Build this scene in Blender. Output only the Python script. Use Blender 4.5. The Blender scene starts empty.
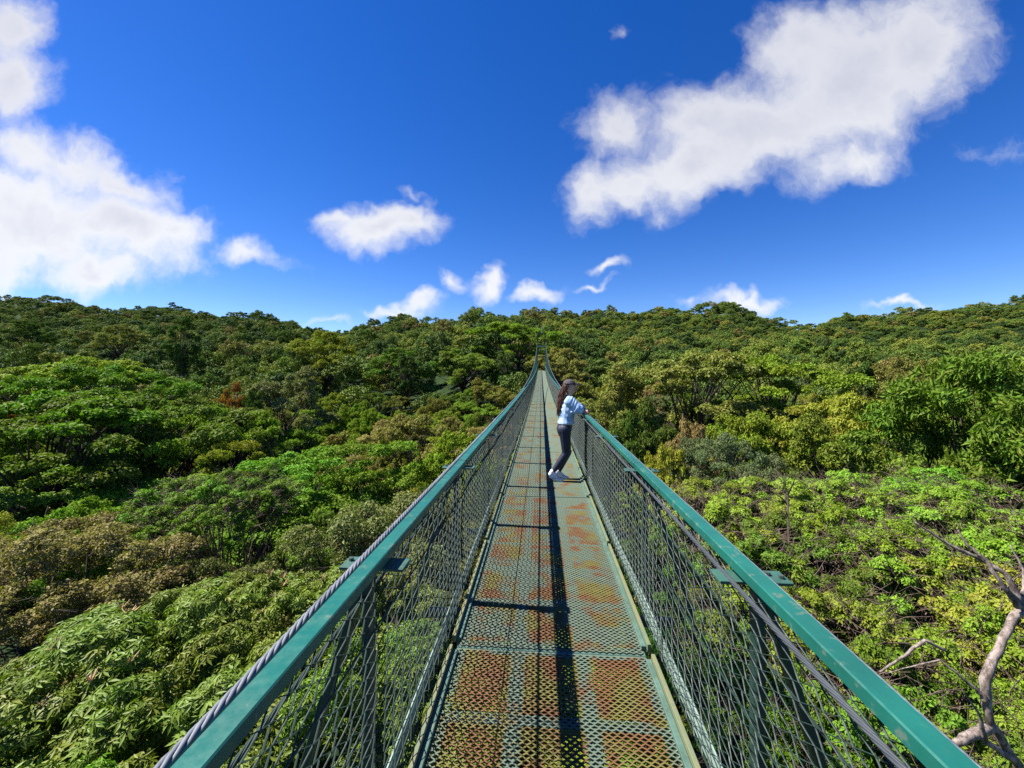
import bpy, bmesh, math, random
import numpy as np
from mathutils import Vector, Matrix
R = math.radians
PI = math.pi
rng = np.random.default_rng(7)
random.seed(7)
sc = bpy.context.scene
COL = sc.collection

# ------------------------------------------------------------------ camera frame
EYE = 1.7            # eye height above the near deck (z = 0)
CX = -0.055
F = 400.0            # focal length in pixels at 1024 wide
YAW = R(4.15)
HY = 373.0           # level line in the photograph
cth, sth = math.cos(YAW), math.sin(YAW)
def world_sd(s, d):
    return CX - sth*d + cth*s, cth*d + sth*s
def P(px, py, d):
    s = (px-512)/F*d
    x, y = world_sd(s, d)
    return Vector((x, y, EYE - (py-HY)/F*d))
cam = bpy.data.objects.new('camera', bpy.data.cameras.new('camera'))
COL.objects.link(cam); sc.camera = cam
cam.location = (CX, 0, EYE); cam.rotation_euler = (R(90), 0, YAW)
cam.data.sensor_width = 36; cam.data.lens = F/1024*36
cam.data.shift_y = -(384-HY)/1024
cam.data.clip_start = 0.05; cam.data.clip_end = 8000

sc.view_settings.view_transform = 'Standard'; sc.view_settings.look = 'None'
sc.view_settings.gamma = 1; sc.view_settings.use_curve_mapping = False
sc.view_settings.exposure = 1.32
sc.render.engine = 'CYCLES'
sc.cycles.max_bounces = 6; sc.cycles.diffuse_bounces = 2; sc.cycles.glossy_bounces = 2
sc.cycles.transmission_bounces = 3; sc.cycles.transparent_max_bounces = 4
sc.cycles.use_denoising = False

# ------------------------------------------------------------------ node helpers
def new_mat(name):
    m = bpy.data.materials.new(name); m.use_nodes = True
    nt = m.node_tree; nt.nodes.clear()
    out = nt.nodes.new('ShaderNodeOutputMaterial')
    return m, nt, out
class N:
    def __init__(s, nt): s.nt = nt
    def n(s, t, **kw):
        nd = s.nt.nodes.new(t)
        for k, v in kw.items(): setattr(nd, k, v)
        return nd
    def L(s, a, b): s.nt.links.new(a, b)
    def put(s, inp, v):
        if v is None: return
        if isinstance(v, bpy.types.NodeSocket): s.L(v, inp)
        else: inp.default_value = v
    def math(s, op, a, b=None, c=None, clamp=False):
        nd = s.n('ShaderNodeMath', operation=op, use_clamp=clamp)
        s.put(nd.inputs[0], a); s.put(nd.inputs[1], b)
        if c is not None: s.put(nd.inputs[2], c)
        return nd.outputs[0]
    def vmath(s, op, a, b=None):
        nd = s.n('ShaderNodeVectorMath', operation=op)
        s.put(nd.inputs[0], a); s.put(nd.inputs[1], b)
        return nd.outputs[1] if op in ('LENGTH', 'DOT_PRODUCT') else nd.outputs[0]
    def noise(s, vec, scale, detail=3, rough=0.55, col=False):
        nd = s.n('ShaderNodeTexNoise'); s.put(nd.inputs['Vector'], vec)
        nd.inputs['Scale'].default_value = scale; nd.inputs['Detail'].default_value = detail
        nd.inputs['Roughness'].default_value = rough
        return nd.outputs[1] if col else nd.outputs[0]
    def mix(s, f, a, b, blend='MIX'):
        nd = s.n('ShaderNodeMix', data_type='RGBA', blend_type=blend, clamp_factor=True)
        s.put(nd.inputs[0], f)
        s.put(nd.inputs[6], a if isinstance(a, bpy.types.NodeSocket) else (*a, 1))
        s.put(nd.inputs[7], b if isinstance(b, bpy.types.NodeSocket) else (*b, 1))
        return nd.outputs[2]
    def rangef(s, v, a, b, c=0., d=1., smooth=True):
        nd = s.n('ShaderNodeMapRange', interpolation_type='SMOOTHSTEP' if smooth else 'LINEAR')
        s.put(nd.inputs[0], v)
        for i, q in enumerate((a, b, c, d)): nd.inputs[i+1].default_value = q
        return nd.outputs[0]
    def ramp(s, f, stops):
        nd = s.n('ShaderNodeValToRGB'); e = nd.color_ramp.elements
        while len(e) < len(stops): e.new(0.5)
        for i, (p, c) in enumerate(stops): e[i].position = p; e[i].color = (*c, 1)
        s.put(nd.inputs[0], f); return nd.outputs[0]
    def attr(s, name): return s.n('ShaderNodeAttribute', attribute_name=name).outputs['Fac']
    def bsdf(s, col, rough=0.6, metal=0., spec=0.5):
        nd = s.n('ShaderNodeBsdfPrincipled')
        s.put(nd.inputs['Base Color'], col if isinstance(col, bpy.types.NodeSocket) else (*col, 1))
        s.put(nd.inputs['Roughness'], rough); s.put(nd.inputs['Metallic'], metal)
        s.put(nd.inputs['Specular IOR Level'], spec)
        return nd
    def bump(s, b, h, strength=0.3, dist=0.01):
        nd = s.n('ShaderNodeBump'); nd.inputs['Strength'].default_value = strength
        nd.inputs['Distance'].default_value = dist
        s.L(h, nd.inputs['Height']); s.L(nd.outputs[0], b.inputs['Normal'])

def painted(name, base, dark, rough=0.4, scale=9., wear=0.5, rust=None, rth=0.62):
    m, nt, out = new_mat(name); g = N(nt)
    co = g.n('ShaderNodeTexCoord').outputs['Object']
    rnd = g.n('ShaderNodeObjectInfo').outputs['Random']
    off = g.vmath('ADD', co, g.vmath('SCALE', (37., 11., 5.)))
    cmb = g.n('ShaderNodeCombineXYZ'); g.L(g.math('MULTIPLY', rnd, 40.), cmb.inputs[0])
    vec = g.vmath('ADD', co, cmb.outputs[0])
    n1 = g.noise(vec, scale, 5, 0.65); n2 = g.noise(vec, scale*7, 4, 0.6)
    c = g.mix(g.rangef(n1, 0.5-wear*0.3, 0.8), base, dark)
    if rust: c = g.mix(g.rangef(n2, rth, rth+0.1), c, rust)
    b = g.bsdf(c, g.rangef(n2, 0.3, 0.7, rough-0.1, rough+0.15))
    g.bump(b, n2, 0.15, 0.004)
    g.L(b.outputs[0], out.inputs[0]); return m

M = {}
M['rail'] = painted('handrail_green_paint', (0.007, 0.112, 0.084), (0.005, 0.072, 0.056), 0.42, 3.5, 0.6, (0.07, 0.12, 0.09), 0.585)
M['post'] = painted('post_dark_green_paint', (0.010, 0.036, 0.027), (0.006, 0.022, 0.017), 0.5, 6, 0.5, (0.09, 0.06, 0.03))
M['plate'] = painted('bracket_green_paint', (0.03, 0.10, 0.075), (0.02, 0.06, 0.045), 0.55, 8, 0.5, (0.12, 0.07, 0.03))
M['wire'] = painted('fence_wire_green', (0.008, 0.027, 0.019), (0.006, 0.016, 0.012), 0.62, 6, 0.4, (0.05, 0.05, 0.04))
M['toe'] = painted('kick_plate_pale_green', (0.26, 0.36, 0.31), (0.11, 0.17, 0.13), 0.5, 6, 0.6, (0.25, 0.2, 0.08))
M['frame'] = painted('deck_frame_pale_green', (0.085, 0.16, 0.13), (0.04, 0.08, 0.055), 0.55, 7, 0.9, (0.22, 0.12, 0.04))
M['edge'] = painted('deck_edge_mossy', (0.17, 0.16, 0.07), (0.09, 0.14, 0.09), 0.6, 8, 0.9, (0.26, 0.12, 0.04))
M['rope'] = painted('steel_rope_galvanised', (0.165, 0.175, 0.20), (0.085, 0.092, 0.108), 0.45, 8, 0.5)
M['rope_dark'] = painted('steel_rope_dark', (0.04, 0.048, 0.056), (0.022, 0.027, 0.032), 0.65, 8, 0.5)
M['bolt'] = painted('bolt_steel', (0.05, 0.07, 0.06), (0.03, 0.04, 0.03), 0.4, 8, 0.5)

def grating_mat():
    m, nt, out = new_mat('grating_expanded_metal'); g = N(nt)
    co = g.n('ShaderNodeTexCoord').outputs['Object']
    oi = g.n('ShaderNodeObjectInfo'); rnd = oi.outputs['Random']
    cmb = g.n('ShaderNodeCombineXYZ'); g.L(g.math('MULTIPLY', rnd, 90.), cmb.inputs[2])
    vec = g.vmath('ADD', co, cmb.outputs[0])
    n1 = g.noise(vec, 2.6, 4, 0.6); n2 = g.noise(vec, 9, 4, 0.65); n3 = g.noise(vec, 60, 2)
    bar = g.attr('bar')
    rust = g.mix(n3, (0.07, 0.032, 0.014), (0.19, 0.09, 0.033))
    moss = g.mix(n3, (0.17, 0.125, 0.03), (0.085, 0.10, 0.028))
    paint = g.mix(n3, (0.06, 0.092, 0.066), (0.125, 0.172, 0.128))
    sepc = g.n('ShaderNodeSeparateColor'); g.L(oi.outputs['Color'], sepc.inputs[0]); ra = sepc.outputs[0]
    n4 = g.noise(vec, 5.0, 3, 0.5)
    c = g.mix(g.rangef(n4, 0.42, 0.62), rust, moss)
    pm = g.rangef(g.math('ADD', g.math('MULTIPLY', g.math('SUBTRACT', n2, 0.5), 0.5), g.math('ADD', n1, g.math('MULTIPLY', g.math('SUBTRACT', 0.5, ra), 0.62))), 0.44, 0.60)
    c = g.mix(g.math('MULTIPLY', pm, 0.9), c, paint)
    c = g.mix(g.math('MULTIPLY', g.math('MULTIPLY', bar, 0.9), g.rangef(n2, 0.66, 0.46)), c, paint)
    b = g.bsdf(c, 0.65, 0., 0.35)
    g.L(b.outputs[0], out.inputs[0]); return m
M['grating'] = grating_mat()

def leaf_mat(name, rough=0.42, transl=0.28, brown=0.25, far=False, spec=0.45):
    m, nt, out = new_mat(name); g = N(nt)
    oi = g.n('ShaderNodeObjectInfo'); tint = g.attr('tint'); leaf = g.attr('leafrnd')
    if far:
        base = g.ramp(oi.outputs['Random'], [(0.0, (0.046, 0.090, 0.022)), (0.25, (0.080, 0.135, 0.024)), (0.5, (0.120, 0.178, 0.028)),
                       (0.72, (0.16, 0.22, 0.032)), (0.9, (0.22, 0.24, 0.038)), (1.0, (0.21, 0.17, 0.055))])
    else:
        base = oi.outputs['Color']
    hs = g.n('ShaderNodeHueSaturation')
    g.L(g.math('ADD', 0.470, g.math('MULTIPLY', tint, 0.055)), hs.inputs['Hue'])
    g.L(g.math('ADD', 0.55, g.math('MULTIPLY', g.math('ADD', tint, leaf), 0.5)), hs.inputs['Value'])
    g.put(hs.inputs['Color'], base)
    c = g.mix(g.math('MULTIPLY', g.rangef(leaf, 0.86, 0.97), brown), hs.outputs[0], (0.22, 0.13, 0.05))
    b = g.bsdf(c, rough, 0., spec)
    tr = g.n('ShaderNodeBsdfTranslucent')
    g.L(g.mix(1.0, c, (1.0, 1.25, 0.35), 'MULTIPLY'), tr.inputs['Color'])
    ms = g.n('ShaderNodeMixShader'); ms.inputs[0].default_value = transl
    g.L(b.outputs[0], ms.inputs[1]); g.L(tr.outputs[0], ms.inputs[2]); g.L(ms.outputs[0], out.inputs[0])
    return m
M['leaf_big'] = leaf_mat('broad_glossy_leaves', 0.48, 0.22, 0.3, spec=0.2)
M['leaf_small'] = leaf_mat('small_leaves', 0.55, 0.26, 0.42, spec=0.12)
M['leaf_mid'] = leaf_mat('canopy_leaves', 0.6, 0.26, 0.3, spec=0.08)
M['leaf_far'] = leaf_mat('far_canopy_leaves', 0.6, 0.12, 0.2, far=True, spec=0.12)

def bark_mat(name, a, b_, scale=6):
    m, nt, out = new_mat(name); g = N(nt)
    co = g.n('ShaderNodeTexCoord').outputs['Object']
    mp = g.n('ShaderNodeMapping'); mp.inputs['Scale'].default_value = (1, 1, 0.35); g.L(co, mp.inputs[0])
    n1 = g.noise(mp.outputs[0], scale, 5, 0.7)
    n2 = g.noise(co, scale*4, 4, 0.6)
    c = g.mix(g.rangef(n1, 0.35, 0.65), a, b_)
    c = g.mix(g.rangef(n2, 0.6, 0.7), c, (b_[0]*0.4, b_[1]*0.45, b_[2]*0.4))
    b = g.bsdf(c, 0.85, 0., 0.2); g.bump(b, n1, 0.6, 0.02)
    g.L(b.outputs[0], out.inputs[0]); return m
M['bark'] = bark_mat('brown_bark', (0.04, 0.03, 0.022), (0.08, 0.065, 0.05))
M['pale_bark'] = bark_mat('pale_lichen_bark', (0.08, 0.06, 0.048), (0.30, 0.245, 0.215), 18)
M['twig'] = bark_mat('twig_bark', (0.09, 0.06, 0.045), (0.17, 0.125, 0.095), 14)
M['flower'] = bark_mat('tan_flower_spikes', (0.42, 0.27, 0.13), (0.55, 0.38, 0.2), 20)

def simple(name, col, col2, rough, scale=20, bump=0.1, spec=0.4):
    m, nt, out = new_mat(name); g = N(nt)
    co = g.n('ShaderNodeTexCoord').outputs['Object']
    n1 = g.noise(co, scale, 4, 0.6)
    b = g.bsdf(g.mix(g.rangef(n1, 0.35, 0.65), col, col2), rough, 0., spec); g.bump(b, n1, bump, 0.01)
    g.L(b.outputs[0], out.inputs[0]); return m
M['ground'] = simple('forest_floor', (0.012, 0.026, 0.008), (0.024, 0.042, 0.012), 0.95, 0.3, 0.5, 0.1)
M['skin'] = simple('skin', (0.46, 0.26, 0.18), (0.40, 0.22, 0.15), 0.5, 30)
M['denim'] = simple('light_blue_denim', (0.22, 0.36, 0.56), (0.42, 0.54, 0.70), 0.8, 11, 0.3, 0.1)
M['leggings'] = simple('navy_leggings', (0.010, 0.014, 0.03), (0.016, 0.02, 0.042), 0.6, 20)
M['shoe'] = simple('white_shoe', (0.74, 0.72, 0.72), (0.6, 0.58, 0.58), 0.55, 20)
M['sole'] = simple('shoe_sole', (0.5, 0.5, 0.48), (0.4, 0.4, 0.38), 0.7, 20)
M['cap'] = simple('faded_dark_cap', (0.045, 0.037, 0.042), (0.075, 0.06, 0.065), 0.8, 20)
M['hair'] = simple('dark_brown_hair', (0.022, 0.010, 0.007), (0.11, 0.038, 0.018), 0.4, 40)
M['eye'] = simple('dark_eye', (0.02, 0.012, 0.01), (0.03, 0.02, 0.015), 0.2, 20)
M['lip'] = simple('lips', (0.34, 0.12, 0.10), (0.3, 0.1, 0.09), 0.5, 20)

# ------------------------------------------------------------------ mesh helpers
class MB:
    def __init__(s): s.v = []; s.f = []
    def box(s, c, size, rot=None):
        c = Vector(c); hx, hy, hz = size[0]/2, size[1]/2, size[2]/2
        b = len(s.v); bev = min(hx, hy, hz)*0.18
        # bevelled box: 24 vertices
        pts = []
        for sx in (-1, 1):
            for sy in (-1, 1):
                for sz in (-1, 1):
                    pts.append([Vector((sx*hx, sy*(hy-bev), sz*(hz-bev))), Vector((sx*(hx-bev), sy*hy, sz*(hz-bev))), Vector((sx*(hx-bev), sy*(hy-bev), sz*hz))])
        for tri in pts:
            for p in tri: s.v.append(tuple(c + (rot @ p if rot else p)))
        def id(sx, sy, sz, k): return b + 3*((sx > 0)*4 + (sy > 0)*2 + (sz > 0)) + k
        for sg in (-1, 1):
            s.f.append([id(sg, a, q, 0) for a, q in ((-1, -1), (1, -1), (1, 1), (-1, 1))][::sg])
            s.f.append([id(a, sg, q, 1) for a, q in ((-1, -1), (-1, 1), (1, 1), (1, -1))][::sg])
            s.f.append([id(a, q, sg, 2) for a, q in ((-1, -1), (1, -1), (1, 1), (-1, 1))][::sg])
        for a in (-1, 1):
            for q in (-1, 1):
                s.f.append([id(a, q, -1, 0), id(a, q, -1, 1), id(a, q, 1, 1), id(a, q, 1, 0)])
                s.f.append([id(a, -1, q, 0), id(a, -1, q, 2), id(a, 1, q, 2), id(a, 1, q, 0)])
                s.f.append([id(-1, a, q, 1), id(-1, a, q, 2), id(1, a, q, 2), id(1, a, q, 1)])
                for z in (-1, 1): s.f.append([id(a, q, z, 0), id(a, q, z, 1), id(a, q, z, 2)])
        return s
    def bar(s, p0, p1, w, h, up=(0, 0, 1)):
        p0, p1 = Vector(p0), Vector(p1); d = p1-p0; L = d.length
        y = d/L; x = y.cross(Vector(up)).normalized(); z = x.cross(y)
        return s.box((p0+p1)/2, (w, L, h), Matrix((x, y, z)).transposed())
    def tube(s, pts, r, sides=6, cap=True):
        pts = [Vector(p) for p in pts]; n = len(pts)
        rs = r if hasattr(r, '__len__') else [r]*n
        b = len(s.v); ref = Vector((0.31, 0.17, 0.93))
        for i, p in enumerate(pts):
            t = (pts[min(i+1, n-1)] - pts[max(i-1, 0)]).normalized()
            if i == 0:
                rf = Vector((1, 0.1, 0)) if abs(t.dot(ref)) > 0.9 else ref
                u = t.cross(rf).normalized()
            else:
                u = u - t*u.dot(t)
                u = u.normalized() if u.length > 1e-4 else t.orthogonal().normalized()
            w = t.cross(u)
            for k in range(sides):
                a = 2*PI*k/sides
                s.v.append(tuple(p + rs[i]*(math.cos(a)*u + math.sin(a)*w)))
        for i in range(n-1):
            for k in range(sides):
                a = b+i*sides+k; c = b+i*sides+(k+1) % sides
                s.f.append([a, c, c+sides, a+sides])
        if cap:
            s.f.append([b+k for k in range(sides)][::-1]); s.f.append([b+(n-1)*sides+k for k in range(sides)])
        return s
    def build(s, name, mat, parent=None, smooth=False, attr=None):
        me = bpy.data.meshes.new(name); me.from_pydata(s.v, [], s.f); me.update()
        me.materials.append(mat)
        if smooth: me.shade_smooth()
        if attr is not None:
            a = me.attributes.new(attr[0], 'FLOAT', 'POINT'); a.data.foreach_set('value', attr[1])
        o = bpy.data.objects.new(name, me); COL.objects.link(o)
        if parent: o.parent = parent
        return o
def tag(o, label=None, cat=None, group=None, kind=None):
    if label: o['label'] = label
    if cat: o['category'] = cat
    if group: o['group'] = group
    if kind: o['kind'] = kind
    return o
def empty(name, loc=(0, 0, 0)):
    o = bpy.data.objects.new(name, None); o.location = loc; o.empty_display_size = 0.2
    COL.objects.link(o); return o
def dup(o, parent, loc=None, rot=None):
    c = o.copy(); COL.objects.link(c); c.parent = parent
    if loc is not None: c.location = loc
    if rot is not None: c.rotation_euler = rot
    return c
def np_mesh(name, V, Fc, mat, attrs=None, smooth=False):
    me = bpy.data.meshes.new(name)
    k = Fc.shape[1]
    me.vertices.add(len(V)); me.vertices.foreach_set('co', V.astype(np.float32).ravel())
    me.loops.add(Fc.size); me.loops.foreach_set('vertex_index', Fc.astype(np.int32).ravel())
    me.polygons.add(len(Fc)); me.polygons.foreach_set('loop_start', np.arange(0, Fc.size, k, dtype=np.int32))
    try: me.polygons.foreach_set('loop_total', np.full(len(Fc), k, dtype=np.int32))
    except Exception: pass
    me.update(calc_edges=True)
    me.materials.append(mat)
    for nm, arr in (attrs or {}).items():
        a = me.attributes.new(nm, 'FLOAT', 'POINT'); a.data.foreach_set('value', arr.astype(np.float32))
    if smooth: me.shade_smooth()
    return me

# ------------------------------------------------------------------ light and sky
ELEV = R(55)
sun = bpy.data.objects.new('sun', bpy.data.lights.new('sun', 'SUN')); COL.objects.link(sun)
sun.data.energy = 4.9; sun.data.angle = R(0.53); sun.data.color = (1, 0.955, 0.88)
sdir = Vector((-math.cos(ELEV), 0.05, math.sin(ELEV))).normalized()      # towards the sun: from the left of the bridge
sun.rotation_euler = sdir.to_track_quat('Z', 'Y').to_euler()
w = bpy.data.worlds.new('World'); sc.world = w; w.use_nodes = True
nt = w.node_tree; nt.nodes.clear(); g = N(nt)
out = g.n('ShaderNodeOutputWorld')
sky = g.n('ShaderNodeTexSky', sky_type='NISHITA'); sky.sun_disc = False
sky.sun_elevation = ELEV; sky.sun_rotation = math.atan2(sdir.x, sdir.y)
sky.altitude = 1500; sky.air_density = 1.0; sky.dust_density = 0.2; sky.ozone_density = 3.0
hs = g.n('ShaderNodeHueSaturation'); hs.inputs['Saturation'].default_value = 1.36; hs.inputs['Hue'].default_value = 0.517
g.L(sky.outputs[0], hs.inputs['Color'])
bg1 = g.n('ShaderNodeBackground'); g.L(hs.outputs[0], bg1.inputs[0]); bg1.inputs[1].default_value = 0.071
# clouds: fixed directions of the sky, as (azimuth slope, elevation slope) seen from the valley
dirv = g.n('ShaderNodeTexCoord').outputs['Generated']
fd = g.vmath('DOT_PRODUCT', dirv, (-sth, cth, 0)); rd = g.vmath('DOT_PRODUCT', dirv, (cth, sth, 0))
zd_ = g.vmath('DOT_PRODUCT', dirv, (0, 0, 1))
fs = g.math('MAXIMUM', fd, 0.02)
uv = g.n('ShaderNodeCombineXYZ'); g.L(g.math('DIVIDE', rd, fs), uv.inputs[0]); g.L(g.math('DIVIDE', zd_, fs), uv.inputs[1])
UV = uv.outputs[0]
wn = g.vmath('SUBTRACT', g.noise(UV, 4.5, 4, 0.6, col=True), (0.5, 0.5, 0.5))
wn2 = g.vmath('SUBTRACT', g.noise(UV, 14, 3, 0.6, col=True), (0.5, 0.5, 0.5))
def scalev(v, k):
    nd = g.n('ShaderNodeVectorMath', operation='SCALE'); g.L(v, nd.inputs[0]); nd.inputs[3].default_value = k; return nd.outputs[0]
flat = g.n('ShaderNodeVectorMath', operation='MULTIPLY'); 
g.L(g.vmath('ADD', scalev(wn, 0.16), scalev(wn2, 0.05)), flat.inputs[0]); flat.inputs[1].default_value = (1, 1, 0)
UVW = g.vmath('ADD', UV, flat.outputs[0])
lobes = [ # px, py, rx, ry, tilt(deg, counter clockwise), gain
 (30, 215, 175, 72, -14, 1.0), (-60, 230, 160, 95, 0, 1.0), (120, 225, 110, 42, -18, 1.0), (170, 228, 62, 26, 5, 0.9), (95, 270, 80, 28, 5, 0.8),
 (70, 160, 95, 45, -25, 0.75), (8, 75, 62, 50, 10, 0.85), (18, 25, 46, 50, 0, 0.8), (120, 185, 80, 30, -25, 0.8), (30, 150, 70, 40, -20, 0.8), (250, 252, 62, 18, -22, 0.55), (172, 178, 24, 15, 0, 0.3),
 (380, 228, 66, 33, 4, 1.0), (345, 225, 34, 17, 0, 0.7), (405, 222, 40, 24, 0, 0.9), (415, 190, 20, 9, -30, 0.30),
 (850, 85, 150, 95, 25, 1.0), (760, 130, 150, 66, 12, 1.0), (690, 160, 110, 50, 18, 1.0), (700, 122, 85, 40, 15, 0.9), (620, 120, 60, 42, 20, 0.72), (590, 190, 46, 40, 30, 0.7),
 (640, 180, 70, 35, 15, 0.85), (915, 45, 95, 80, 20, 1.0), (800, 50, 80, 60, 0, 0.85), (850, 160, 80, 34, 25, 0.8), (660, 215, 30, 22, 30, 0.45), (620, 28, 20, 8, 35, 0.30), (990, 150, 60, 14, 8, 0.22),
 (425, 303, 32, 12, 12, 0.7), (452, 284, 26, 14, -35, 0.65), (488, 287, 18, 26, -25, 0.75), (538, 295, 38, 10, 3, 0.7), (600, 269, 26, 11, 10, 0.7), (592, 291, 28, 6, 15, 0.6),
 (750, 300, 52, 12, -8, 0.7), (690, 297, 26, 12, 0, 0.4), (905, 310, 50, 6, 0, 0.55), (400, 308, 60, 9, 0, 0.55), (335, 322, 40, 6, 0, 0.4)]
cur = None
for (px, py, rx, ry, t, gain) in lobes:
    mp = g.n('ShaderNodeMapping', vector_type='TEXTURE')
    mp.inputs['Location'].default_value = ((px-512)/F, (HY-py)/F, 0)
    mp.inputs['Rotation'].default_value = (0, 0, R(t)); mp.inputs['Scale'].default_value = (rx/F, ry/F, 1)
    g.L(UVW, mp.inputs[0])
    v = g.math('MULTIPLY', g.math('SUBTRACT', 1.04, g.vmath('LENGTH', mp.outputs[0])), gain*1.25)
    cur = v if cur is None else g.math('SMOOTH_MAX', cur, v, 0.3)
fb = g.noise(UVW, 6.5, 12, 0.64); fb2 = g.noise(UV, 3.2, 5, 0.55)
dens = g.math('ADD', cur, g.math('MULTIPLY', g.math('SUBTRACT', fb, 0.5), 1.25))
alpha = g.rangef(dens, 0.04, 0.88)
alpha = g.math('MULTIPLY', alpha, g.rangef(fd, 0.03, 0.12))
alpha = g.math('MULTIPLY', alpha, 0.96)
# self shading: thickness and lower side
sh = g.rangef(g.math('ADD', dens, g.math('MULTIPLY', g.math('SUBTRACT', fb2, 0.5), 0.9)), 0.6, 1.6)
hi = g.rangef(zd_, 0.15, 0.6)
ccol = g.mix(sh, (0.97, 0.98, 1.0), (0.70, 0.72, 0.81))
ccol = g.mix(g.math('MULTIPLY', hi, 0.45), ccol, (0.48, 0.50, 0.63))
bg2 = g.n('ShaderNodeBackground'); g.L(ccol, bg2.inputs[0]); bg2.inputs[1].default_value = 0.41
mx = g.n('ShaderNodeMixShader'); g.L(alpha, mx.inputs[0]); g.L(bg1.outputs[0], mx.inputs[1]); g.L(bg2.outputs[0], mx.inputs[2])
g.L(mx.outputs[0], out.inputs[0])
try: w.cycles.sampling_method = 'MANUAL'; w.cycles.sample_map_resolution = 512
except Exception: pass

# ------------------------------------------------------------------ bridge
def zdk(y): return 0.00046*y*y if y > 0 else 0.0
RAIL_H = 1.04
def zcable(y):
    base = zdk(y)+RAIL_H
    return max(base, EYE-0.66+0.0015*max(0, y-5)**2) if y > 5 else base
PER = 3.0; Y0 = -3.55; NP = 24          # deck panels start at Y0 + k*PER
YEND = Y0+NP*PER                         # 68.45
bridge = empty('suspension_bridge', (0, 0, 0))
tag(bridge, 'long green steel suspension footbridge with mesh fences crossing above the treetops', 'bridge')

# expanded metal grating, one real 3 m sheet
def grating_mesh():
    Lx, Sy = 0.040, 0.0165; W = 1.12
    nx = int(W/(Lx/2)); ny = int((PER-0.03)/Sy)
    V = []; Fq = []; A = []
    for j in range(ny):
        y0 = 0.015+j*Sy; sgn = 1 if j % 2 else -1
        base = len(V)
        for i in range(nx+1):
            x = -W/2+i*Lx/2
            y = y0+sgn*(1 if i % 2 else -1)*Sy*0.36 + 0.0012*math.sin(x*31+j)
            # triangular strand section, tilted like pressed sheet
            V += [(x, y-0.0042, -0.001), (x, y+0.0030, 0.0065), (x, y+0.0050, 0.0)]
            yy = (y0+0.0) % 0.5
            bar = 1.0 if (abs(abs(x)-0.19) < 0.042 or yy < 0.028 or yy > 0.472 or abs(x) > 0.515 or y0 < 0.06 or y0 > PER-0.06) else 0.0
            A += [bar]*3
        for i in range(nx):
            a = base+3*i; b = a+3
            Fq += [(a, b, b+1, a+1), (a+1, b+1, b+2, a+2), (a+2, b+2, b, a)]
    me = np_mesh('grating', np.array(V), np.array(Fq), M['grating'], {'bar': np.array(A)})
    return bpy.data.objects.new('grating', me)
grate = grating_mesh()
# deck frame proto
fr = MB()
for x in (-0.19, 0.19): fr.box((x, PER/2, -0.022), (0.06, PER-0.11, 0.035))
for k in range(1, 6): 
    for xa, xb in ((-0.55, -0.222), (-0.158, 0.158), (0.222, 0.55)): fr.box(((xa+xb)/2, k*0.5, -0.024), (xb-xa, 0.045, 0.036))
for yy in (0.025, PER-0.025): fr.box((0, yy, -0.028), (1.15, 0.045, 0.05))
for sx in (-1, 1): fr.box((sx*0.573, PER/2, -0.012), (0.03, PER-0.11, 0.07))
edge = MB().bar((0, 0.03, 0.028), (0, 1.46, 0.028), 0.022, 0.045)
toe = MB()
toe_seg = MB().box((0, PER/2, 0.07), (0.006, PER-0.05, 0.11))
# transverse bearer under each post, reaching out for the outrigger brace
def seg_angle(y): return math.atan2(zdk(y+PER)-zdk(y), PER)
deck_proto = None
rust_amt = [0.8, 0.85, 0.50, 0.40, 0.34, 0.42, 0.28, 0.45, 0.3]
grate.color = (0.8, 0, 0, 1)
for k in range(NP):
    y = Y0+k*PER; loc = Vector((0, y, zdk(y))); rot = (seg_angle(y), 0, 0)
    if deck_proto is None:
        deck_proto = fr.build('deck_panel', M['frame'], bridge)
        COL.objects.link(grate); grate.parent = deck_proto; grate.location = (0, 0, 0.001)
        ed = edge.build('edge_angle', M['edge'], deck_proto); ed.location = (-0.6, 0, 0)
        eds = [dup(ed, deck_proto, (-0.6, 1.49, 0)), dup(ed, deck_proto, (0.6, 0, 0)), dup(ed, deck_proto, (0.6, 1.49, 0))]
        kp = toe_seg.build('kick_plate', M['toe'], deck_proto); kp.location = (-0.667, 0, 0)
        kp2 = dup(kp, deck_proto, (0.667, 0, 0))
        deck_proto.location = loc; deck_proto.rotation_euler = rot
        subs = [grate, ed, kp, kp2]+eds
    else:
        o = dup(deck_proto, bridge, loc, rot)
        for q in subs:
            d_ = dup(q, o)
            if q is grate: d_.color = (rust_amt[k] if k < len(rust_amt) else random.uniform(0.1, 0.36), 0, 0, 1)

# chain link fence panel
def fence_mesh(seed):
    rr = random.Random(seed); p = 0.047; H = 0.985; ph = p*0.55
    nw = int(PER/p); nz = int(H/ph); mb = MB()
    amp = 0.009; f1 = rr.uniform(2, 3); f2 = rr.uniform(4, 6)
    def warp(y, z):
        t = z/H
        return (0.006*math.sin(y*2.3+seed)+0.004*math.sin(z*9+y), y + amp*math.sin(z*f1*3+y*1.7)*math.sin(PI*t), z+0.008*math.sin(y*f2)*math.sin(PI*t))
    for i in range(nw+1):
        pts = []
        for j in range(nz+1):
            sg = 1 if (j+i) % 2 else -1
            y = i*p+sg*p*0.5*0.97; z = 0.02+j*ph
            if y < 0 or y > PER: y = min(max(y, 0.001), PER-0.001)
            x, y2, z2 = warp(y, z)
            pts.append((x+(1 if j % 2 else -1)*0.0045, y2, z2))
        mb.tube(pts, 0.0026, 4, cap=False)
    for z in (0.015, 0.5, 0.77, H+0.01): mb.tube([(0.005, t*PER/8, z+0.006*math.sin(PI*t/8)) for t in range(9)], 0.0034, 5)
    return mb
fence_protos = []
for s in range(3):
    o = fence_mesh(s).build('mesh_fence', M['wire'], bridge); fence_protos.append(o)
cnt = 0
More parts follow.
